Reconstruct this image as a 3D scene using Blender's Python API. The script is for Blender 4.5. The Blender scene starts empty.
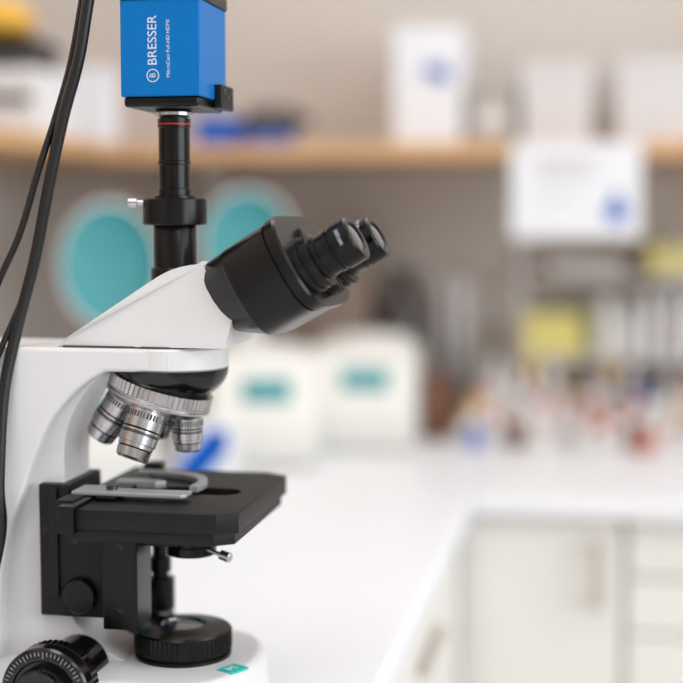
import bpy, bmesh, math, random
from mathutils import Vector, Matrix, Euler
random.seed(5)
rad = math.radians
scene = bpy.context.scene
EYE = 1.252          # camera height
BENCH = 0.90         # bench top height

# ------------------------------------------------------------ materials
def lin(c):
    c = c/255.0
    return c/12.92 if c <= 0.04045 else ((c+0.055)/1.055)**2.4
def mat(name, rgb, rough=0.5, metal=0.0, var=0.04, scale=30.0, bump=0.0, coat=0.0, trans=0.0, spec=0.5):
    m = bpy.data.materials.new(name); m.use_nodes = True
    nt = m.node_tree; b = nt.nodes['Principled BSDF']
    col = [lin(v) for v in rgb]
    tc = nt.nodes.new('ShaderNodeTexCoord')
    n = nt.nodes.new('ShaderNodeTexNoise'); n.inputs['Scale'].default_value = scale
    n.inputs['Detail'].default_value = 4
    nt.links.new(tc.outputs['Object'], n.inputs['Vector'])
    r = nt.nodes.new('ShaderNodeValToRGB')
    r.color_ramp.elements[0].position = 0.3; r.color_ramp.elements[1].position = 0.7
    r.color_ramp.elements[0].color = [max(0, v*(1-var)) for v in col]+[1]
    r.color_ramp.elements[1].color = [min(1, v*(1+var)) for v in col]+[1]
    nt.links.new(n.outputs['Fac'], r.inputs['Fac'])
    nt.links.new(r.outputs['Color'], b.inputs['Base Color'])
    b.inputs['Roughness'].default_value = rough
    b.inputs['Metallic'].default_value = metal
    b.inputs['Specular IOR Level'].default_value = spec
    b.inputs['Coat Weight'].default_value = coat
    b.inputs['Transmission Weight'].default_value = trans
    if bump > 0:
        bp = nt.nodes.new('ShaderNodeBump'); bp.inputs['Strength'].default_value = bump
        bp.inputs['Distance'].default_value = 0.0004
        n2 = nt.nodes.new('ShaderNodeTexNoise'); n2.inputs['Scale'].default_value = 900
        nt.links.new(tc.outputs['Object'], n2.inputs['Vector'])
        nt.links.new(n2.outputs['Fac'], bp.inputs['Height'])
        nt.links.new(bp.outputs['Normal'], b.inputs['Normal'])
    return m

M_white = mat('scope_white_enamel', (217,217,218), 0.32, var=0.01, bump=0.12)
M_black = mat('satin_black', (8,8,9), 0.27, var=0.05, bump=0.10, spec=0.28)
M_blackm = mat('matte_black', (15,15,16), 0.46, var=0.08, bump=0.35, spec=0.3)
M_gloss = mat('gloss_black', (8,8,9), 0.18, var=0.02)
M_seam = mat('seam_dark', (70,70,72), 0.6)
M_steel = mat('brushed_steel', (190,190,193), 0.25, 1.0, var=0.06, scale=200)
M_steel2 = mat('dark_steel', (96,96,100), 0.3, 1.0, var=0.05, scale=200)
M_clip = mat('clip_grey_metal', (160,162,166), 0.4, 0.3)
M_blue = mat('anodised_blue', (0,106,178), 0.38, 0.0, var=0.03, scale=200, spec=0.18)
M_red = mat('red_ring', (200,30,40), 0.4)
M_print = mat('white_print', (205,212,220), 0.6)
M_printg = mat('grey_print', (170,172,176), 0.6)
M_lens = mat('lens_glass', (40,44,60), 0.05, 0.0, coat=1.0)
M_teal = mat('teal_plastic', (58,142,148), 0.5)
M_tealb = mat('teal_label', (0,186,178), 0.5)
M_cable = mat('cable_rubber', (10,10,11), 0.4)
M_bench = mat('bench_laminate', (231,232,236), 0.4, var=0.008, scale=4)
M_cab = mat('cabinet_laminate', (230,227,222), 0.5, var=0.01, scale=3)
M_handle = mat('handle_beige', (190,180,168), 0.4, 0.3)
M_wall = mat('wall_paint', (199,190,183), 0.85, var=0.02, scale=3)
M_ceil = mat('ceiling_paint', (240,240,238), 0.9, var=0.01)
M_floor = mat('floor_vinyl', (190,186,180), 0.5, var=0.05, scale=8)
M_wood = mat('birch_edge', (206,162,116), 0.55, var=0.08, scale=12)
M_cream = mat('instrument_cream', (220,218,212), 0.45, var=0.01)
M_card = mat('cardboard', (146,128,116), 0.8, var=0.06)
M_grey = mat('grey_plastic', (172,167,163), 0.6)
M_dgrey = mat('dark_grey_plastic', (84,79,78), 0.5)
M_paper = mat('paper_white', (226,227,231), 0.8, var=0.005)
M_paperg = mat('paper_grey', (208,206,207), 0.8, var=0.005)
M_pblue = mat('print_blue', (60,95,178), 0.6)
M_bblue = mat('bright_blue', (10,90,186), 0.5, spec=0.2)
M_yel = mat('yellow_plastic', (226,214,130), 0.5)
M_or = mat('orange_yellow', (226,174,66), 0.6)
M_pink = mat('pink_plastic', (218,166,160), 0.5)
M_rust = mat('red_orange_cap', (206,104,76), 0.5)
M_brown = mat('amber_bottle', (124,82,60), 0.3)
M_wplas = mat('white_plastic', (230,227,225), 0.4)
M_clear = mat('frosted_plastic', (212,207,205), 0.4)
M_frame = mat('window_frame_white', (235,235,235), 0.5)

# ------------------------------------------------------------ helpers
def finish(name, bm, mats, parent=None, angle=32, bevel=0, seg=3, loc=None, rot=None):
    bmesh.ops.remove_doubles(bm, verts=bm.verts, dist=1e-6)
    bmesh.ops.recalc_face_normals(bm, faces=bm.faces)
    me = bpy.data.meshes.new(name); bm.to_mesh(me); bm.free()
    if not isinstance(mats, (list, tuple)): mats = [mats]
    for m in mats: me.materials.append(m)
    me.shade_smooth(); me.set_sharp_from_angle(angle=rad(angle))
    ob = bpy.data.objects.new(name, me); scene.collection.objects.link(ob)
    if parent: ob.parent = parent
    if loc: ob.location = loc
    if rot: ob.rotation_euler = rot
    if bevel > 0:
        b = ob.modifiers.new('bevel', 'BEVEL'); b.width = bevel; b.segments = seg
        b.limit_method = 'ANGLE'; b.angle_limit = rad(28)
        b.harden_normals = False
        me.shade_smooth(); me.set_sharp_from_angle(angle=rad(180))
        w = ob.modifiers.new('wn', 'WEIGHTED_NORMAL'); w.keep_sharp = True
    return ob
def empty(name, loc=(0,0,0), rotz=0):
    e = bpy.data.objects.new(name, None); e.location = loc; e.rotation_euler = (0,0,rotz)
    e.empty_display_size = 0.02
    scene.collection.objects.link(e); return e
def bm_box(bm, x0,x1,y0,y1,z0,z1, mi=0):
    v = [bm.verts.new(p) for p in [(x0,y0,z0),(x1,y0,z0),(x1,y1,z0),(x0,y1,z0),(x0,y0,z1),(x1,y0,z1),(x1,y1,z1),(x0,y1,z1)]]
    for f in [(0,3,2,1),(4,5,6,7),(0,1,5,4),(1,2,6,5),(2,3,7,6),(3,0,4,7)]:
        fc = bm.faces.new([v[i] for i in f]); fc.material_index = mi
def box(name, x0,x1,y0,y1,z0,z1, m, parent=None, bevel=0.001, seg=2, **k):
    bm = bmesh.new(); bm_box(bm, x0,x1,y0,y1,z0,z1)
    return finish(name, bm, m, parent, bevel=bevel, seg=seg, **k)
def basis(axis):
    a = Vector(axis).normalized()
    t = Vector((0,1,0)) if abs(a.y) < 0.9 else Vector((1,0,0))
    e1 = a.cross(t).normalized(); e2 = a.cross(e1).normalized()
    return a, e1, e2
def bm_lathe(bm, prof, origin=(0,0,0), axis=(0,0,1), seg=56, mi=0, knurl=0.0, cap=True):
    """prof: list of (t along axis, radius[, material index])"""
    a, e1, e2 = basis(axis); o = Vector(origin); rings = []
    for p in prof:
        t, r = p[0], p[1]
        if r < 1e-6:
            rings.append([bm.verts.new(o+a*t)]); continue
        ring = []
        for i in range(seg):
            th = 2*math.pi*i/seg
            rr = r - (knurl if (i % 2 and len(p) > 3) else 0)
            ring.append(bm.verts.new(o+a*t+(e1*math.cos(th)+e2*math.sin(th))*rr))
        rings.append(ring)
    for k in range(len(rings)-1):
        A, B = rings[k], rings[k+1]
        m_i = prof[k+1][2] if len(prof[k+1]) > 2 else mi
        for i in range(seg):
            j = (i+1) % seg
            if len(A) == 1 and len(B) == 1: continue
            if len(A) == 1: f = bm.faces.new((A[0], B[i], B[j]))
            elif len(B) == 1: f = bm.faces.new((A[i], A[j], B[0]))
            else: f = bm.faces.new((A[i], A[j], B[j], B[i]))
            f.material_index = m_i
    if cap:
        for R, p in ((rings[0], prof[0]), (rings[-1], prof[-1])):
            if len(R) > 2:
                f = bm.faces.new(R); f.material_index = p[2] if len(p) > 2 else mi
def lathe(name, prof, mats, parent=None, origin=(0,0,0), axis=(0,0,1), seg=56, knurl=0.0, angle=32, **k):
    bm = bmesh.new(); bm_lathe(bm, prof, origin, axis, seg, 0, knurl)
    return finish(name, bm, mats, parent, angle=angle, **k)
def spline(pts, n=6, closed=False):
    out = []; L = len(pts)
    rng = range(L if closed else L-1)
    for i in rng:
        p0 = pts[(i-1) % L] if (closed or i > 0) else pts[i]
        p1 = pts[i]; p2 = pts[(i+1) % L]
        p3 = pts[(i+2) % L] if (closed or i+2 < L) else p2
        for s in range(n):
            t = s/n
            out.append(tuple(0.5*((2*b)+(-a+c)*t+(2*a-5*b+4*c-d)*t*t+(-a+3*b-3*c+d)*t**3)
                             for a,b,c,d in zip(p0,p1,p2,p3)))
    if not closed: out.append(tuple(pts[-1]))
    return out
def prism_xz(name, pts, y0, y1, m, parent=None, bevel=0.003, seg=4, taper=None, **k):
    bm = bmesh.new()
    def yy(y, x, z): return y if taper is None else y*taper(x, z)
    A = [bm.verts.new((x, yy(y0,x,z), z)) for x,z in pts]; B = [bm.verts.new((x, yy(y1,x,z), z)) for x,z in pts]
    bm.faces.new(A); bm.faces.new(B[::-1])
    n = len(pts)
    for i in range(n): bm.faces.new((A[i], B[i], B[(i+1)%n], A[(i+1)%n]))
    return finish(name, bm, m, parent, bevel=bevel, seg=seg, **k)
def prism_yz(name, pts, x0, x1, m, parent=None, bevel=0.003, seg=4, **k):
    bm = bmesh.new()
    A = [bm.verts.new((x0, y, z)) for y,z in pts]; B = [bm.verts.new((x1, y, z)) for y,z in pts]
    bm.faces.new(A); bm.faces.new(B[::-1]); n = len(pts)
    for i in range(n): bm.faces.new((A[i], B[i], B[(i+1)%n], A[(i+1)%n]))
    return finish(name, bm, m, parent, bevel=bevel, seg=seg, **k)
def plate(name, outer, z0, z1, m, parent=None, holes=(), bev=0.0006):
    cu = bpy.data.curves.new(name, 'CURVE'); cu.dimensions = '2D'; cu.fill_mode = 'BOTH'
    for pts in [outer]+list(holes):
        s = cu.splines.new('POLY'); s.points.add(len(pts)-1)
        for i,p in enumerate(pts): s.points[i].co = (p[0], p[1], 0, 1)
        s.use_cyclic_u = True
    cu.extrude = (z1-z0)/2-bev; cu.bevel_depth = bev; cu.bevel_resolution = 2
    cu.offset = -bev
    tmp = bpy.data.objects.new(name+'_c', cu); scene.collection.objects.link(tmp)
    bpy.context.view_layer.update()
    dg = bpy.context.evaluated_depsgraph_get()
    me = bpy.data.meshes.new_from_object(tmp.evaluated_get(dg))
    bpy.data.objects.remove(tmp)
    me.transform(Matrix.Translation((0,0,(z0+z1)/2)))
    me.materials.clear(); me.materials.append(m)
    me.shade_smooth(); me.set_sharp_from_angle(angle=rad(32))
    ob = bpy.data.objects.new(name, me); scene.collection.objects.link(ob)
    if parent: ob.parent = parent
    return ob
def text(name, body, size, loc, rot, m, parent=None, ext=0.0001, align='LEFT'):
    cu = bpy.data.curves.new(name, 'FONT'); cu.body = body; cu.size = size; cu.extrude = ext
    cu.align_x = align; cu.align_y = 'CENTER'
    cu.materials.append(m)
    ob = bpy.data.objects.new(name, cu); scene.collection.objects.link(ob)
    ob.location = loc; ob.rotation_euler = rot
    if parent: ob.parent = parent
    return ob
def mmp(pts): return [(a/1000.0, b/1000.0) for a,b in pts]

# ------------------------------------------------------------ MICROSCOPE
# local frame: x = towards the eyepieces, y = away from camera, z = relative to eye height
scope = empty('microscope', (-0.297, 0.962, EYE))
BT = -0.3085
# base
nose = spline(mmp([(10,-76),(36,-64),(52,-38),(58,0),(52,38),(36,64),(10,76)]), 5)
base_out = mmp([(-172,-66),(-160,-76)]) + nose + mmp([(-160,76),(-172,66)])
bm = bmesh.new()
A = [bm.verts.new((x*1.06 if x>0 else x,y*1.02,-0.352)) for x,y in base_out]; B = [bm.verts.new((x*0.99,y*0.97,BT)) for x,y in base_out]
bm.faces.new(A[::-1]); bm.faces.new(B); n=len(A)
for i in range(n): bm.faces.new((A[i],A[(i+1)%n],B[(i+1)%n],B[i]))
finish('base', bm, M_white, scope, bevel=0.007, seg=5)
# arm, wide shell and narrower core
wide = mmp([(-150,-87),(5,-87),(5,-103),(-42,-103)])
wide += spline(mmp([(-42,-103),(-60,-114),(-81,-137),(-94,-164),(-103,-188),(-112,-212),(-119,-240),(-122,-270),(-122,-312)]), 4)[1:]
wide += mmp([(-172,-312),(-175,-200),(-170,-110),(-160,-92)])
prism_xz('arm_shell', wide, -0.038, 0.038, M_white, scope, bevel=0.003, seg=4)
core = mmp([(-150,-92),(-20,-92),(-20,-101.5)])
core += spline(mmp([(-40,-101.5),(-54,-111),(-65,-124),(-73,-139),(-77,-156),(-78,-187),(-78,-255),(-72,-282),(-54,-300),(-28,-311)]), 4)
core += mmp([(-150,-311)])
prism_xz('arm_core', core, -0.025, 0.025, M_white, scope, bevel=0.003, seg=3)
lathe('arm_nose', [(-0.103,0.0),(-0.103,0.0370),(-0.1015,0.0385),(-0.0885,0.0385),(-0.087,0.0370),(-0.087,0)], M_white, scope, origin=(-0.005,0,0), seg=80)
# seam and head
box('head_seam', -0.074,-0.006,-0.0335,0.0335,-0.088,-0.0855, M_seam, scope, bevel=0)
lathe('head_seam_disc', [(-0.088,0.0360),(-0.0855,0.0360)], M_seam, scope, origin=(-0.005,0,0))
head = mmp([(-80,-86)]) + spline(mmp([(-80,-85.5),(-60,-73),(-30,-53.5),(-8,-39),(4,-33),(16,-30),(25,-29.5)]), 3) + mmp([(47,-67),(42,-85.8)])
def tp(x, z):
    k = (z+0.086)/0.056
    front = max(0.0, min(1.0, (x+0.08)/0.05))
    return (1.0-0.22*k)*(0.80+0.20*math.sin(front*math.pi/2))
prism_xz('head_body', head, -0.0375, 0.0375, M_white, scope, bevel=0.007, seg=5, taper=tp)
# photo tube
TX = -0.003
lathe('photo_tube', [(-0.055,0.0148),(-0.001,0.0148),(0.0,0.0142),(0.017,0.0142),(0.0175,0.0112),(0.022,0.0112),(0.0225,0.0106),(0.0385,0.0106),(0.039,0.0113),
     (0.0410,0.0113),(0.0415,0.0108),(0.064,0.0108),(0.0645,0.0114),(0.0660,0.0114),(0.0661,0.0115,1),(0.0670,0.0115,1),(0.0671,0.0114,0),(0.0705,0.0114,0),(0.071,0.009,2),(0.0725,0.0135,2),(0.0745,0.0135,2),(0.0762,0.0120,2)],
     [M_black, M_red, M_steel], scope, origin=(TX,0,0))
lathe('tube_clamp', [(-0.003,0.0140),(-0.003,0.0212),(-0.002,0.0222),(0.0145,0.0222),(0.0155,0.0212),(0.0155,0.0130)], M_black, scope, origin=(TX,0,0))
lathe('clamp_screw', [(0.018,0.0018),(0.026,0.0018),(0.026,0.0034),(0.0315,0.0034),(0.032,0.003)], M_steel, scope, origin=(TX,-0.002,0.0125), axis=(-1,-0.15,0), seg=24)
lathe('tube_collar', [(-0.045,0.0168),(-0.0335,0.0168),(-0.0325,0.0160)], M_black, scope, origin=(TX,0,0))
# white mounting lip, rotated binocular head
d = Vector((math.cos(rad(30)),0,math.sin(rad(30)))); nn = Vector((-d.z,0,d.x))
bino = empty('binocular_head'); bino.parent = scope; bino.location = (0.037,0,-0.049); bino.rotation_euler = (0,0,rad(-5))
def stad(dd, nc, hy, rn, ex=0.72, N=14):
    pts = []
    for s in (1,-1):
        for i in range(N+1):
            th = -math.pi/2+math.pi*i/N if s == 1 else math.pi/2+math.pi*i/N
            c, q = math.cos(th), math.sin(th)
            c = math.copysign(abs(c)**ex, c) if abs(c) > 1e-6 else 0.0
            q = math.copysign(abs(q)**ex, q) if abs(q) > 1e-6 else 0.0
            y = s*(hy-rn) + rn*c; q = rn*q
            pts.append(d*dd + nn*(nc+q) + Vector((0,y,0)))
    return pts
def loft(name, secs, m, parent, **k):
    bm = bmesh.new(); R = [[bm.verts.new(p) for p in s] for s in secs]
    for a in range(len(R)-1):
        n = len(R[a])
        for i in range(n): bm.faces.new((R[a][i],R[a][(i+1)%n],R[a+1][(i+1)%n],R[a+1][i]))
    bm.faces.new(R[0]); bm.faces.new(R[-1]); return finish(name, bm, m, parent, **k)
lathe('mount_lip', [(-0.016,0.0285),(-0.0075,0.0285),(-0.006,0.0275),(-0.004,0.022)], M_white, bino, origin=(0,0,0), axis=d)
loft('prism_housing', [stad(-0.0055,-0.002,0.030,0.0240), stad(-0.003,-0.003,0.033,0.0265), stad(0.016,-0.0090,0.046,0.0322), stad(0.019,-0.010,0.049,0.0332),
     stad(0.053,-0.010,0.052,0.0335), stad(0.0535,-0.010,0.0505,0.0322), stad(0.0548,-0.010,0.0505,0.0322), stad(0.0555,-0.010,0.0530,0.0350), stad(0.0615,-0.010,0.0530,0.0350), stad(0.0632,-0.010,0.0515,0.0334)], M_black, bino, angle=24)
for sgn, nm in ((-1,'near'),(1,'far')):
    o = nn*(-0.0160)+Vector((0,sgn*0.029,0))
    lathe('eyepiece_tube_'+nm, [(0.062,0.0200),(0.0685,0.0200),(0.0690,0.0188),(0.0705,0.0188),(0.0710,0.0196),(0.0755,0.0196),(0.0765,0.0158),(0.079,0.0156),(0.0795,0.0146),(0.086,0.0146),(0.0865,0.0154),(0.0885,0.0154),(0.089,0.0146),
        (0.0905,0.0146),(0.0912,0.0160),(0.1035,0.0160),(0.1050,0.0150),(0.1050,0.0115),(0.1035,0.0108),(0.1035,0.0106,1),(0.1045,0.006,1),(0.1048,0,1)], [M_black, M_lens], bino, origin=o, axis=d)
    bm = bmesh.new()
    bm_lathe(bm, [(0.0695,0.0192,0,1),(0.0750,0.0200,0,1)], o, d, 96, knurl=0.0007)
    finish('diopter_ring_'+nm, bm, M_blackm, bino)
    # engraved lettering on the eyecup
    side = Vector((0,-1,0))
    Z = (nn*(0.25 if sgn<0 else 0.85)+side*(0.97 if sgn<0 else 0.53)).normalized(); Yv = -d
    Xv = Yv.cross(Z).normalized()
    Rm = Matrix(((Xv.x,Yv.x,Z.x),(Xv.y,Yv.y,Z.y),(Xv.z,Yv.z,Z.z)))
    text('lettering_'+nm, 'WF10X', 0.0036, o+d*0.0975+Z*0.0160, Rm.to_euler(), M_print, bino, align='CENTER')
lathe('hinge_boss', [(0.060,0.0095),(0.066,0.0095),(0.067,0.008)], M_black, bino, origin=nn*0.004, axis=d)
lathe('ipd_knob', [(0.060,0.006),(0.071,0.006),(0.072,0.005)], M_blackm, bino, origin=nn*-0.032, axis=d, seg=32)

# nosepiece
C = Vector((-0.015,0,-0.1205)); ax = Vector((-0.2924,0,-0.9563)); e1 = Vector((0.9563,0,-0.2924)); e2 = Vector((0,-1,0))
dome = [(0.0255*math.sin(a), 0.0395*math.cos(a)) for a in [rad(v) for v in range(0,60,5)]]
lathe('nosepiece_dome', dome, M_gloss, scope, origin=(-0.0060,0,-0.1028), axis=(0,0,-1), angle=40, seg=80)
lathe('nosepiece_ring', [(-0.007,0.034),(-0.0065,0.0372,0,1),(0.0015,0.0372,0,1),(0.0020,0.0362),(0.0032,0.0362,0),(0.0036,0.0375),(0.0054,0.0375),(0.0058,0.034),(0.0100,0.031),(0.0115,0.022)], M_steel, scope, origin=C, axis=ax, seg=120, knurl=0.0010)
ca, sa = math.cos(rad(17)), math.sin(rad(17))
for i,(phi,L,r) in enumerate([(-4,0.0335,0.0108),(86,0.044,0.0134),(176,0.045,0.0124),(266,0.036,0.0120)]):
    rv = e1*math.cos(rad(phi))+e2*math.sin(rad(phi)); dv = (ax*ca+rv*sa).normalized()
    o = C+ax*0.002+rv*0.0205
    prof = [(0,r*0.95),(0.009,r*0.95),(0.0095,r),(L*0.50,r),(L*0.505,r*0.93,2),(L*0.525,r*0.93,2),(L*0.53,r,0),(L*0.56,r,0),(L*0.565,r*1.0,1),(L*0.61,r*1.0,1),(L*0.615,r,0),(L*0.74,r,0),(L*0.75,r*0.92,0),(L*0.81,r*0.92,0),(L*0.815,r*0.86,2),(L*0.83,r*0.86,2),(L*0.835,r*0.90,0),(L*0.97,r*0.84,0),(L,r*0.74,0),(L,r*0.36,2),(L*0.985,0,2)]
    lathe('objective_%d'%(i+1), prof, [M_steel, M_steel2, M_black], scope, origin=o, axis=dv, seg=48)
    bm = bmesh.new(); bm_lathe(bm, [(0.0115,r*1.03,0,1),(0.0155,r*1.03,0,1)], o, dv, 72, knurl=0.0006)
    finish('objective_grip_%d'%(i+1), bm, M_steel2, scope)

# stage with slot
st = mmp([(-57,-75),(46,-75),(59,-66),(59,74),(42,85),(-57,85)])
def stadium(cx, cy, hx, hy, N=10):
    out = []
    for i in range(N+1):
        th = -math.pi/2+math.pi*i/N; out.append((cx+hx-hy+hy*math.cos(th), cy+hy*math.sin(th)))
    for i in range(N+1):
        th = math.pi/2+math.pi*i/N; out.append((cx-hx+hy+hy*math.cos(th), cy+hy*math.sin(th)))
    return out
plate('stage_plate', st, -0.2045, -0.191, M_blackm, scope, holes=[stadium(0.010,0.004,0.032,0.0125)])
plate('stage_lower_plate', mmp([(-56,-73),(44,-73),(56,-64),(56,70),(40,80),(-56,80)]), -0.2125, -0.2045, M_blackm, scope, holes=[stadium(0.010,0.004,0.030,0.0115)])
box('stage_rail', -0.062,-0.050,-0.080,0.080,-0.207,-0.1885, M_black, scope)
box('stage_rail_cap', -0.068,-0.056,-0.066,-0.044,-0.201,-0.187, M_blackm, scope)
box('clip_carriage', -0.048,-0.034,-0.045,0.06,-0.191,-0.1875, M_black, scope)
plate('slide_bar', mmp([(-66,-42),(12,-42),(15,-39),(15,-24),(-40,-24),(-46,-16),(-66,-16)]), -0.1895+0.0015, -0.1855, M_clip, scope, bev=0.0004)
arc_o = spline(mmp([(14,-8),(15,12),(8,32),(-8,45),(-30,50),(-48,50)]), 6)
arc_i = spline(mmp([(-48,43),(-30,43),(-12,38),(2,27),(8,12),(8,-8)]), 6)
plate('slide_clip_finger', arc_o+arc_i, -0.1900, -0.1855, M_clip, scope, bev=0.0004)
plate('slide_clip_link', mmp([(-50,2),(-20,2),(-14,8),(-20,14),(-50,14)]), -0.1905, -0.1855, M_clip, scope, bev=0.0004)
lathe('clip_screw', [(-0.187,0.004),(-0.183,0.004),(-0.1825,0.003)], M_steel2, scope, origin=(-0.041,-0.03,0), seg=24)
box('stage_stop', -0.050,-0.036,0.064,0.076,-0.191,-0.183, M_blackm, scope)
# focusing block
box('focus_block', -0.094,-0.040,-0.033,0.033,-0.2765,-0.205, M_blackm, scope, bevel=0.0015)
box('focus_block_upper', -0.094,-0.072,-0.033,0.033,-0.206,-0.183, M_blackm, scope, bevel=0.0012)
box('focus_rail', -0.086,-0.079,-0.036,0.036,-0.262,-0.1845, M_black, scope, bevel=0.0008)
box('condenser_bracket', -0.044,-0.019,-0.044,-0.012,-0.281,-0.212, M_black, scope, bevel=0.0015)
box('condenser_arm', -0.044,0.004,-0.024,0.024,-0.226,-0.212, M_blackm, scope, bevel=0.001)
lathe('focus_block_knob', [(0.030,0.0125),(0.0375,0.0125),(0.039,0.0115),(0.039,0)], M_black, scope, origin=(-0.064,0,-0.2605), axis=(0,-1,0))
for i,(bx,bz) in enumerate([(-0.067,-0.222),(-0.089,-0.215),(-0.031,-0.222),(-0.031,-0.268)]):
    yy0 = 0.0325 if bx < -0.045 else 0.0435
    lathe('cap_screw_%d'%i, [(yy0,0.0022),(yy0+0.0008,0.0022),(yy0+0.0009,0.0012),(yy0+0.0003,0.0)], M_gloss, scope, origin=(bx,0,bz), axis=(0,-1,0), seg=20)
# condenser
lathe('condenser', [(-0.209,0.024),(-0.2125,0.0285),(-0.2195,0.0285),(-0.220,0.025),(-0.2240,0.025),(-0.2245,0.016),(-0.2285,0.0160),(-0.229,0.0175),(-0.2345,0.0175),(-0.2355,0.0165),(-0.2355,0.010),(-0.2345,0.0,1)][::-1], [M_black, M_lens], scope, origin=(0.007,0,0))
lathe('condenser_lever', [(0.014,0.0015),(0.026,0.0015),(0.026,0.0034),(0.033,0.0036),(0.034,0.0028)], M_steel, scope, origin=(0.007,-0.005,-0.2270), axis=(0.95,-0.25,-0.22), seg=20)
# xy control shaft
lathe('stage_control', [(-0.205,0.006),(-0.250,0.006),(-0.251,0.0085),(-0.262,0.0085),(-0.263,0.0062),(-0.266,0.0062),(-0.267,0.0110),(-0.290,0.0110),(-0.291,0.010)][::-1], M_black, scope, origin=(-0.033,0.050,0), seg=40)
# field illuminator
bm = bmesh.new()
z0 = BT+0.3065
bm_lathe(bm, [(z0-0.3065,0.0345),(z0-0.304,0.0345),(z0-0.3035,0.0325),(z0-0.302,0.0325),(z0-0.3012,0.0350,0,1),(z0-0.2885,0.0350,0,1),(z0-0.287,0.0335),(z0-0.286,0.0230),(z0-0.2845,0.0180),(z0-0.2845,0.0160),(z0-0.286,0.0155,1),(z0-0.2848,0.009,1),(z0-0.2842,0,1)], (0.000,0,0), (0,0,1), 120, knurl=0.0008)
finish('field_lens_ring', bm, [M_black, M_lens], scope)
# focus knobs both sides
KX, KZ = -0.066, -0.3105
for s in (-1,1):
    bm = bmesh.new()
    bm_lathe(bm, [(0.030,0.021),(0.072,0.021),(0.0725,0.0275),(0.0745,0.0305,0,1),(0.083,0.0305,0,1),(0.0835,0.0290),(0.0850,0.0290),(0.0855,0.0305),(0.0945,0.0305),(0.0960,0.0293),(0.0965,0.0285),(0.0970,0.0225),(0.0960,0.0215),(0.0960,0.0190),(0.107,0.0185,0,1),(0.109,0.0170),(0.109,0.006),(0.108,0)], (KX,0,KZ), (0,s,0), 96, knurl=0.0007)
    finish('focus_knob_%d'%(1 if s<0 else 2), bm, M_gloss, scope)
bm = bmesh.new()
for i in range(60):
    th = 2*math.pi*i/60; r0, r1 = (0.0255 if i%5 else 0.0240), 0.0282
    c, s_ = math.cos(th), math.sin(th); w = 0.00025
    vs = [bm.verts.new((KX+c*r-s_*q, -0.0972, KZ+s_*r+c*q)) for r,q in ((r0,-w),(r1,-w),(r1,w),(r0,w))]
    bm.faces.new(vs)
finish('knob_scale', bm, M_printg, scope)
# label on base
lb = empty('base_label'); lb.parent = scope; lb.location = (0.0435,-0.029,BT+0.0002); lb.rotation_euler = (0,0,rad(62))
box('label_plate', -0.008,0.010,-0.007,0.007,-0.001,0.0004, M_tealb, lb, bevel=0.0003)
text('label_mark', 'M', 0.011, (0.000,0,0.0005), (0,0,0), M_print, lb, align='CENTER')

# ------------------------------------------------------------ camera on the photo tube
cam_e = empty('microscope_camera', (-0.297, 0.962, EYE))
box('housing', -0.030,0.0255,-0.033,0.033,0.0832,0.1475, M_blue, cam_e, bevel=0.0012, seg=3)
box('bottom_plate', -0.0285,0.0240,-0.0315,0.0315,0.0764,0.0835, M_black, cam_e, bevel=0.0022, seg=3)
box('top_plate', -0.031,0.0265,-0.034,0.034,0.1473,0.156, M_black, cam_e, bevel=0.001)
bm = bmesh.new(); bm_box(bm, 0.0250,0.0310,0.002,0.033,0.0775,0.0940)
finish('connector_block', bm, M_blackm, cam_e, bevel=0.0012)
for i in range(3):
    lathe('connector_screw_%d'%i, [(0,0.0016),(0.0006,0.0016)], M_steel2, cam_e, origin=(0.0309,0.008+i*0.009,0.0895-0.0035*(i%2)), axis=(1,0,0), seg=16)
rot_t = Matrix(((0,-1,0),(0,0,-1),(1,0,0))).to_euler()   # reads upward on the -Y face
text('lettering_big', 'BRESSER', 0.0090, (-0.0072,-0.0331,0.1035), rot_t, M_print, cam_e, ext=0.00003)
text('lettering_small', 'MikroCam Full-HD HDMI', 0.0036, (0.0036,-0.0331,0.0955), rot_t, M_print, cam_e, ext=0.00003)
bm = bmesh.new()
bm_lathe(bm, [(0,0.0044),(0.0002,0.0044),(0.0002,0.0038),(0,0.0038)], (-0.0072,-0.0330,0.0970), (0,-1,0), 40, cap=False)
finish('logo_ring', bm, M_print, cam_e)
text('logo_letter', 'B', 0.0058, (-0.0072,-0.0331,0.0970), rot_t, M_print, cam_e, align='CENTER', ext=0.00003)

# cables (one curve object)
cu = bpy.data.curves.new('camera_cable', 'CURVE'); cu.dimensions = '3D'; cu.bevel_depth = 0.001; cu.bevel_resolution = 6; cu.use_fill_caps = True
def cable(pts, r):
    P = spline(pts, 8); s = cu.splines.new('POLY'); s.points.add(len(P)-1)
    for i,p in enumerate(P):
        s.points[i].co = (p[0],p[1],p[2],1); s.points[i].radius = r
    s.use_smooth = True
cable([(-0.300,0.965,EYE+0.157),(-0.303,0.962,EYE+0.21),(-0.320,0.95,EYE+0.225),(-0.338,0.935,EYE+0.195),(-0.3475,0.93,EYE+0.156),(-0.3565,0.93,EYE+0.110),(-0.3685,0.93,EYE+0.070),(-0.379,0.93,EYE+0.027),(-0.391,0.93,EYE-0.027),(-0.403,0.925,EYE-0.0755),(-0.4105,0.918,EYE-0.12),(-0.4125,0.912,EYE-0.18),(-0.412,0.910,EYE-0.22),(-0.43,0.90,EYE-0.29),(-0.46,0.89,BENCH+0.012),(-0.52,0.92,BENCH+0.004),(-0.6,1.0,BENCH+0.004)], 4.0)
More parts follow.
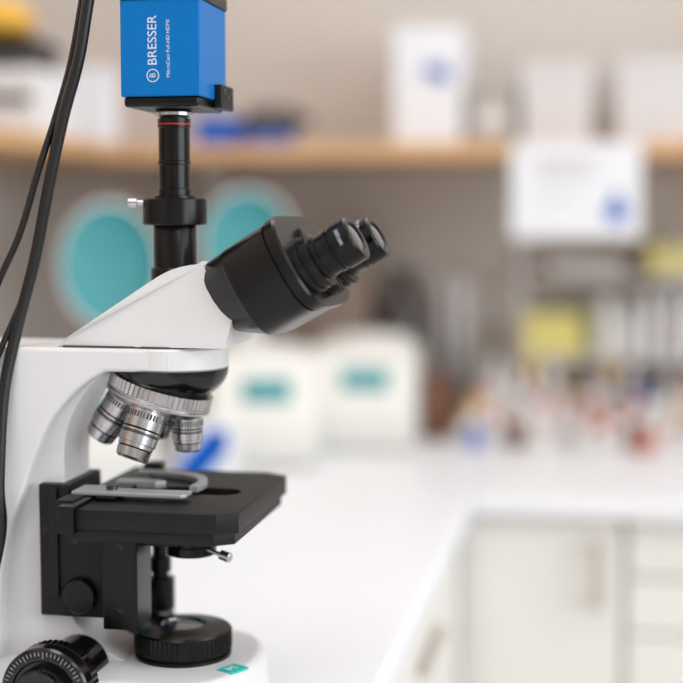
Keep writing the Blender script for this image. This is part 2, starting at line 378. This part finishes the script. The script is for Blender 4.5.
cable([(-0.312,0.975,EYE+0.157),(-0.314,0.97,EYE+0.215),(-0.330,0.95,EYE+0.235),(-0.346,0.935,EYE+0.195),(-0.3555,0.938,EYE+0.156),(-0.3655,0.938,EYE+0.108),(-0.3770,0.935,EYE+0.068),(-0.387,0.93,EYE+0.035),(-0.402,0.93,EYE-0.010),(-0.425,0.93,EYE-0.060),(-0.45,0.93,EYE-0.15),(-0.49,0.93,EYE-0.27),(-0.53,0.95,BENCH+0.004),(-0.62,1.02,BENCH+0.004)], 2.4)
cable([(-0.296,0.985,EYE+0.157),(-0.298,0.98,EYE+0.22),(-0.322,0.955,EYE+0.245),(-0.341,0.94,EYE+0.20),(-0.3515,0.94,EYE+0.156),(-0.361,0.936,EYE+0.110),(-0.3735,0.934,EYE+0.068),(-0.3845,0.936,EYE+0.020),(-0.397,0.934,EYE-0.040),(-0.412,0.922,EYE-0.085),(-0.44,0.915,EYE-0.15),(-0.50,0.93,EYE-0.28),(-0.54,0.98,BENCH+0.004),(-0.6,1.05,BENCH+0.004)], 2.2)
cu.materials.append(M_cable)
ob = bpy.data.objects.new('camera_cable', cu); scene.collection.objects.link(ob)

# ------------------------------------------------------------ ROOM
XL, XR, YB, YF, H = -1.05, 2.6, 2.50, -2.3, 2.7
box('floor', XL-0.1,XR+0.1,YF-0.1,YB+0.1,-0.05,0, M_floor, bevel=0)
box('ceiling', XL-0.1,XR+0.1,YF-0.1,YB+0.1,H,H+0.05, M_ceil, bevel=0)
box('wall_back', XL-0.1,XR+0.1,YB,YB+0.1,0,H, M_wall, bevel=0)
box('wall_left', XL-0.1,XL,YF,YB,0,H, M_wall, bevel=0)
box('wall_front', XL-0.1,XR+0.1,YF-0.1,YF,0,H, M_wall, bevel=0)
wy0, wy1, wz0, wz1 = -1.6, 1.2, 1.0, 2.4
bm = bmesh.new()
bm_box(bm, XR,XR+0.1,YF,wy0,0,H); bm_box(bm, XR,XR+0.1,wy1,YB,0,H)
bm_box(bm, XR,XR+0.1,wy0,wy1,0,wz0); bm_box(bm, XR,XR+0.1,wy0,wy1,wz1,H)
finish('wall_right', bm, M_wall)
bm = bmesh.new()
for a in (wy0, (wy0+wy1)/2-0.025, wy1-0.05): bm_box(bm, XR+0.02,XR+0.08,a,a+0.05,wz0,wz1)
for z in (wz0, wz1-0.05): bm_box(bm, XR+0.02,XR+0.08,wy0,wy1,z,z+0.05)
finish('window_1', bm, M_frame)
box('baseboard_back', 1.5,XR,YB-0.012,YB,0,0.08, M_frame, bevel=0.002)

# long bench at left (camera's bench) and back counter: L shaped tops
EX = -0.169
bench = empty('lab_bench')
box('bench_top', XL+0.001,EX,-1.5,YB-0.001,BENCH-0.028,BENCH, M_bench, bench, bevel=0.006, seg=4)
for k in range(5):
    y0 = -1.45+k*0.653; y1 = y0+0.648
    box('carcass_%d'%k, XL+0.02,-0.205,y0,y1,0.10,BENCH-0.029, M_cab, bench, bevel=0)
    for j,(za,zb) in enumerate([(0.11,0.34),(0.345,0.57),(0.575,0.72),(0.725,0.868)]):
        box('drawer_%d_%d'%(k,j), -0.205,-0.187,y0+0.002,y1-0.002,za,zb-0.003, M_cab, bench, bevel=0.0015)
        box('pull_%d_%d'%(k,j), -0.186,-0.176,y0+0.24,y0+0.40,(za+zb)/2-0.006,(za+zb)/2+0.006, M_handle, bench, bevel=0.003)
box('plinth', XL+0.02,-0.26,-1.45,YB-0.01,0,0.10, M_dgrey, bench, bevel=0)
YC = 1.796
counter = empty('lab_counter')
box('counter_top', EX+0.0005,1.5,YC,YB-0.001,BENCH-0.022,BENCH, M_bench, counter, bevel=0.004, seg=4)
box('corner_filler', -0.186,EX+0.0025,YC+0.020,YC+0.04,0.10,BENCH-0.029, M_cab, counter, bevel=0.0005)
box('counter_carcass', EX+0.006,1.48,YC+0.04,YB-0.01,0.10,BENCH-0.024, M_cab, counter, bevel=0)
box('counter_plinth', EX+0.006,1.48,YC+0.09,YB-0.01,0,0.10, M_dgrey, counter, bevel=0)
box('door_panel_1', EX+0.003,0.018,YC+0.022,YC+0.04,0.11,BENCH-0.026, M_cab, counter, bevel=0.0015)
def bar_handle(nm, x, z0, z1, y):
    bm = bmesh.new(); bm_box(bm, x-0.006,x+0.006,y-0.032,y-0.022,z0,z1)
    bm_box(bm, x-0.005,x+0.005,y-0.024,y,z0+0.004,z0+0.014); bm_box(bm, x-0.005,x+0.005,y-0.024,y,z1-0.014,z1-0.004)
    finish(nm, bm, M_handle, counter, bevel=0.002)
bar_handle('handle_1', -0.012, EYE-0.487, EYE-0.400, YC+0.022)
for j,(za,zb) in enumerate([(EYE-0.448,BENCH-0.026),(EYE-0.522,EYE-0.452),(0.42,EYE-0.526),(0.11,0.415)]):
    box('drawer_front_%d'%j, 0.026,0.50,YC+0.022,YC+0.04,za,zb, M_cab, counter, bevel=0.0015)
    box('drawer_pull_%d'%j, 0.20,0.33,YC+0.004,YC+0.022,(za+zb)/2-0.005,(za+zb)/2+0.005, M_handle, counter, bevel=0.002)
for j in range(2):
    box('door_panel_%d'%(j+2), 0.505+j*0.49,0.99+j*0.49,YC+0.022,YC+0.04,0.11,BENCH-0.026, M_cab, counter, bevel=0.0015)

# wall shelves (L)
SZ1, SZ0 = EYE+0.1200, EYE+0.0950
shelf = empty('wall_shelf')
box('shelf_board_back', XL+0.001,1.6,2.20,YB-0.001,SZ0,SZ1, M_wood, shelf, bevel=0.002)
box('shelf_board_side', XL+0.001,-0.765,0.3,2.1995,SZ0,SZ1, M_wood, shelf, bevel=0.002)
for x in (-0.68,0.3,1.2):
    prism_yz('bracket_%d'%int(x*10+10), [(YB-0.001,SZ0),(2.3,SZ0),(2.3,SZ0-0.01),(YB-0.012,SZ0-0.10),(YB-0.001,SZ0-0.10)], x,x+0.02, M_wall, shelf, bevel=0.001)

# things on the shelf
S = SZ1+0.0005
def carton(name, x0,x1,y0,y1,z0,h, m, lid=True, decal=None, lm=None):
    e = empty(name, ((x0+x1)/2,(y0+y1)/2,z0)); w=(x1-x0)/2; dd=(y1-y0)/2
    box('body', -w,w,-dd,dd,0,h*(0.86 if lid else 1), m, e, bevel=0.003)
    if lid: box('lid', -w-0.002,w+0.002,-dd-0.002,dd+0.002,h*0.82,h, lm or m, e, bevel=0.003)
    if decal:
        for i,(a,b,c,d2,mm) in enumerate(decal):
            box('print_%d'%i, a,b,-dd-0.0032,-dd-0.001,c,d2, mm, e, bevel=0.0004)
    return e
carton('document_box', -0.346,-0.236,2.27,2.42,S,0.186, M_paper, False, [(-0.006,0.032,0.110,0.124,M_pblue),(0.008,0.038,0.100,0.111,M_pblue)])
carton('slide_storage_box', -0.228,-0.152,2.28,2.42,S,0.092, M_grey, True, [(-0.02,0.02,0.03,0.05,M_wplas)])
carton('tissue_carton', -0.142,-0.034,2.27,2.42,S,0.125, M_paperg, True)
carton('glove_carton', 0.004,0.135,2.26,2.42,S,0.125, M_paperg, True)
carton('dark_file_box', 0.150,0.22,2.26,2.45,S,0.12, M_dgrey, True)
carton('pipette_tip_box', -0.665,-0.600,2.24,2.33,S,0.046, M_bblue, True)
e = empty('power_adapter', (-0.56,2.30,S))
box('brick', -0.03,0.05,-0.03,0.03,0.022,0.064, M_dgrey, e, bevel=0.006)
box('plug', 0.05,0.075,-0.01,0.01,0.035,0.050, M_blackm, e, bevel=0.003)
box('cradle', -0.028,0.045,-0.03,0.03,0,0.022, M_bblue, e, bevel=0.003)
carton('white_storage_box', -0.868,-0.772,2.115,2.19,S,0.115, M_paper, True)
carton('paper_ream_box', -0.985,-0.80,1.93,2.09,S,0.095, M_paper, True, [(-0.02,0.08,0.045,0.060,M_dgrey)])
# dark case with a yellow bag stacked on the ream box
e = empty('tool_case', (-0.895,2.01,S+0.0955))
box('case_base', -0.070,0.072,-0.06,0.06,0,0.024, M_dgrey, e, bevel=0.004)
box('case_lid', -0.070,0.072,-0.06,0.06,0.025,0.048, M_blackm, e, bevel=0.004)
box('case_latch', -0.015,0.015,-0.064,-0.059,0.014,0.034, M_steel2, e, bevel=0.001)
e = empty('yellow_bag', (-0.892,2.01,S+0.0955+0.0485))
bm = bmesh.new(); bmesh.ops.create_icosphere(bm, subdivisions=4, radius=1)
for v in bm.verts:
    v.co = Vector((v.co.x*0.052, v.co.y*0.052, max(-0.026, v.co.z*0.032)*(1+0.12*math.sin(v.co.x*7+v.co.y*5))+0.0))
mz = min(v.co.z for v in bm.verts)
for v in bm.verts: v.co.z -= mz
finish('sack', bm, M_or, e, angle=60)
carton('blue_lid_box', -1.03,-0.84,1.50,1.775,S,0.115, M_paperg, True, lm=M_clear)

# notice hanging from the shelf edge
e = empty('paper_notice', (-0.055,2.197,EYE+0.047))
box('sheet', -0.097,0.097,-0.0012,0.0008,-0.072,0.071, M_paper, e, bevel=0)
for i,(a,b,c,d2,mm) in enumerate([(-0.060,0.03,0.040,0.044,M_printg),(-0.060,0.015,0.031,0.034,M_pink),(-0.060,0.03,0.022,0.025,M_printg),(-0.060,0.0,-0.010,-0.007,M_printg)]):
    box('line_%d'%i, a,b,-0.0022,-0.0012,c,d2, mm, e, bevel=0)
lathe('stamp', [(0.0012,0.0165),(0.0024,0.0165)], M_bblue, e, origin=(0.061,0,-0.034), axis=(0,-1,0))
box('stamp_top', 0.055,0.067,-0.0024,-0.0012,-0.022,-0.006, M_bblue, e, bevel=0)

# centrifuges
def centrifuge(name, loc, rz, w=0.17, h=0.160, open_lid=True, dl=0.25, lr=0.09, lift=0.0, lx=0.0, sx=1.0):
    e = empty(name, loc, rz)
    pts = [(0.01,0),(0.0,0.03),(0.004,h*0.44),(0.055,h*0.88),(0.085,h),(dl-0.02,h*1.0),(dl,h*0.85),(dl,0)]
    prism_yz('body', pts, -w/2, w/2, M_cream, e, bevel=0.022, seg=6)
    sl = math.atan2(h*0.44, 0.051)
    cy, cz = 0.030, h*0.67
    bm = bmesh.new(); bm_box(bm, -w*0.20,w*0.24,-0.019,0.019,-0.004,0.003)
    finish('display', bm, M_teal, e, bevel=0.003, loc=(0.004,cy-0.001,cz+0.003), rot=(sl,0,0))
    lathe('bowl', [(h-0.002,w*0.40),(h+0.004,w*0.40),(h+0.004,w*0.36),(h-0.0,w*0.33),(h+0.001,0.0)], [M_wplas], e, origin=(0,0.155,0))
    if open_lid:
        A = (0, -0.98, 0.2)
        ob = lathe('lid', [(-0.020,lr*0.5),(-0.016,lr*0.8),(-0.006,lr*0.97),(0.006,lr),(0.014,lr*0.98),(0.0145,lr*0.92),(0.010,lr*0.88,1),(0.002,lr*0.65,1),(-0.002,lr*0.3,1),(-0.003,0,1)], [M_clear, M_teal], e, axis=A)
        ob.location = (lx,dl-0.012,h+lr*0.97+lift); ob.scale = (sx,1,1)
        box('hinge_arm', lx-0.022,lx+0.022,dl-0.014,dl-0.002,h*0.6,h+lift+lr*0.6, M_cream, e, bevel=0.003)
    else:
        lathe('lid', [(h+0.003,w*0.39),(h+0.007,w*0.38),(h+0.011,w*0.32),(h+0.012,0)], M_wplas, e, origin=(0,0.155,0))
    return e
B0 = BENCH+0.0005
centrifuge('centrifuge', (-0.652,1.70,B0), rad(20), w=0.18, lr=0.094, dl=0.24, lift=0.036, lx=0.036, sx=0.78)
centrifuge('centrifuge', (-0.482,1.945,B0), rad(14), w=0.160, lr=0.086, dl=0.24, lift=0.073, lx=-0.020, sx=0.87)
centrifuge('centrifuge', (-0.374,2.115,B0), rad(4), w=0.168, open_lid=False, dl=0.22)
e = carton('wipes_box', -0.560,-0.492,1.80,1.86,B0,0.085, M_paper, False)
bm = bmesh.new(); vs = [bm.verts.new(p) for p in [(-0.034,-0.0305,0.004),(-0.006,-0.0305,0.004),(0.034,-0.0305,0.050),(0.034,-0.0305,0.078),(0.008,-0.0305,0.078),(-0.034,-0.0305,0.032)]]
bm.faces.new(vs); finish('blue_band', bm, M_bblue, e)
# dark bench instruments behind
carton('cardboard_carton', -0.545,-0.405,2.365,2.48,B0,0.335, M_card, True)
e = empty('vortex_mixer', (-0.352,2.43,B0))
lathe('mixer_body', [(0,0.045),(0.02,0.046),(0.20,0.038),(0.22,0.034),(0.235,0.022)], M_dgrey, e)
lathe('mixer_cup', [(0.233,0.012),(0.25,0.012),(0.265,0.024),(0.27,0.024),(0.268,0.01)], M_blackm, e)
e = empty('pipette_stand', (-0.262,2.44,B0))
lathe('foot', [(0,0.035),(0.012,0.033),(0.014,0.01)], M_dgrey, e)
lathe('post', [(0.012,0.006),(0.24,0.006)], M_steel2, e, seg=20)
lathe('carousel', [(0.21,0.028),(0.22,0.028)], M_grey, e)
for i in range(4):
    a = i*math.pi/2+0.5
    lathe('pipette_%d'%i, [(0.07,0.002),(0.12,0.005),(0.15,0.008),(0.23,0.010),(0.24,0.007),(0.255,0.007)], [M_clear], e, origin=(0.024*math.cos(a),0.024*math.sin(a),0), seg=20)

# wire rack with supplies
rx0, rx1, ry0, ry1 = -0.15, 0.55, 2.385, 2.485
rk = empty('storage_rack', (0,0,B0))
for x in (rx0, 0.10, 0.32, rx1):
    for y in (ry0, ry1):
        lathe('post_%d_%d'%(int(x*100+50), int(y*100)), [(0,0.003),(0.325,0.003)], M_wplas, rk, origin=(x,y,0), seg=16)
zl = [EYE-0.224-B0, EYE-0.088-B0]
for i,z in enumerate(zl):
    box('rack_shelf_%d'%i, rx0-0.004,rx1+0.004,ry0-0.004,ry1+0.004,z-0.006,z, M_wplas, rk, bevel=0.001)
R1, R2 = zl[0]+0.0005, zl[1]+0.0005
def rack_box(nm, x0,x1,z,h,m):
    box(nm, x0,x1,2.392,2.478,z,z+h*0.8, m, rk, bevel=0.003)
    box(nm+'_lid', x0-0.002,x1+0.002,2.390,2.480,z+h*0.78,z+h, m, rk, bevel=0.003)
rack_box('yellow_box', -0.142,-0.045,R1,0.070,M_yel)
rack_box('yellow_tray', 0.058,0.150,R2,0.048,M_yel)
rack_box('white_tray', -0.10,0.02,R2,0.022,M_clear)

def bottles(name, items, parent=None):
    bm = bmesh.new()
    for (x,y,z,r,h,mb,mc) in items:
        bm_lathe(bm, [(0,r*0.96,mb),(h*0.02,r,mb),(h*0.66,r,mb),(h*0.76,r*0.60,mb),(h*0.78,r*0.6,mb),(h*0.78,r*0.75,mc),(h*0.99,r*0.75,mc),(h,r*0.66,mc)], (x,y,z), (0,0,1), 20)
    return finish(name, bm, [M_wplas,M_clear,M_pink,M_rust,M_brown,M_bblue,M_yel,M_teal,M_dgrey,M_grey,M_or], parent, angle=35)
it = []
for row,(y,hh) in enumerate([(2.235,0.046),(2.275,0.064),(2.318,0.086),(2.358,0.106)]):
    x = -0.235+row*0.01
    while x < 0.60:
        r = random.uniform(0.009,0.0155)
        h = hh*random.uniform(0.8,1.2)
        mb = random.choice([0,0,0,0,1,1,1,0,0,2,0,9,0,0,4]); mc = random.choice([0,0,1,3,2,3,1,5,0,9,8,10,0,3])
        it.append((x+r,y,B0,r,h,mb,mc)); x += 2*r+random.uniform(0.002,0.014)
for bx,bb,cc in [(-0.205,5,5),(-0.02,0,3),(0.055,3,3),(0.09,0,3),(-0.10,0,2),(0.13,0,5)]:
    it.append((bx,2.195,B0,0.010,0.038,bb,cc))
bottles('reagent_bottles', it)
bottles('amber_reagent_bottle', [(-0.277,2.29,B0,0.025,0.105,4,4)])
it = []
x = -0.03
while x < 0.5:
    r = random.uniform(0.014,0.020); it.append((x+r,2.435,R1,r,random.uniform(0.09,0.122),random.choice([0,0,1]),random.choice([0,1,0,0]))); x += 2*r+0.004
bottles('sample_bottles', it, rk)

# ------------------------------------------------------------ lights
def area(name, loc, rot, sx, sy, watts, col):
    l = bpy.data.lights.new(name, 'AREA'); l.shape = 'RECTANGLE'; l.size = sx; l.size_y = sy
    l.energy = watts; l.color = col
    o = bpy.data.objects.new(name, l); o.location = loc; o.rotation_euler = rot; scene.collection.objects.link(o)
for i,(x,y,w) in enumerate([(-0.35,0.2,13.5),(-0.35,1.75,8.5),(1.3,1.2,15),(1.3,-0.9,15)]):
    bm = bmesh.new()
    for a in ((-0.32,-0.30,-0.62,0.62),(0.30,0.32,-0.62,0.62),(-0.30,0.30,-0.62,-0.60),(-0.30,0.30,0.60,0.62)):
        bm_box(bm, a[0],a[1],a[2],a[3],-0.03,0)
    finish('ceiling_light', bm, M_frame, None, loc=(x,y,H-0.0005))
    area('panel_lamp_%d'%i, (x,y,H-0.012), (0,0,0), 0.58, 1.18, w, (1.0,0.985,0.97))
area('window_daylight', (XR+0.12,(wy0+wy1)/2,(wz0+wz1)/2), (0,rad(90),0), 1.4, 2.8, 72, (0.89,0.95,1.0))
w = bpy.data.worlds.new('world'); scene.world = w; w.use_nodes = True
w.node_tree.nodes['Background'].inputs[0].default_value = (0.75,0.86,1.0,1); w.node_tree.nodes['Background'].inputs[1].default_value = 1.0

# ------------------------------------------------------------ camera
cd = bpy.data.cameras.new('photo_camera'); cd.sensor_width = 36; cd.sensor_fit = 'HORIZONTAL'; cd.lens = 75.32
cd.clip_start = 0.05; cd.clip_end = 50
cd.dof.use_dof = True; cd.dof.focus_distance = 0.965; cd.dof.aperture_fstop = 2.0
co = bpy.data.objects.new('photo_camera', cd); co.location = (0,0,EYE); co.rotation_euler = (rad(90-4.83),0,rad(10.7))
scene.collection.objects.link(co); scene.camera = co
scene.view_settings.view_transform = 'Standard'
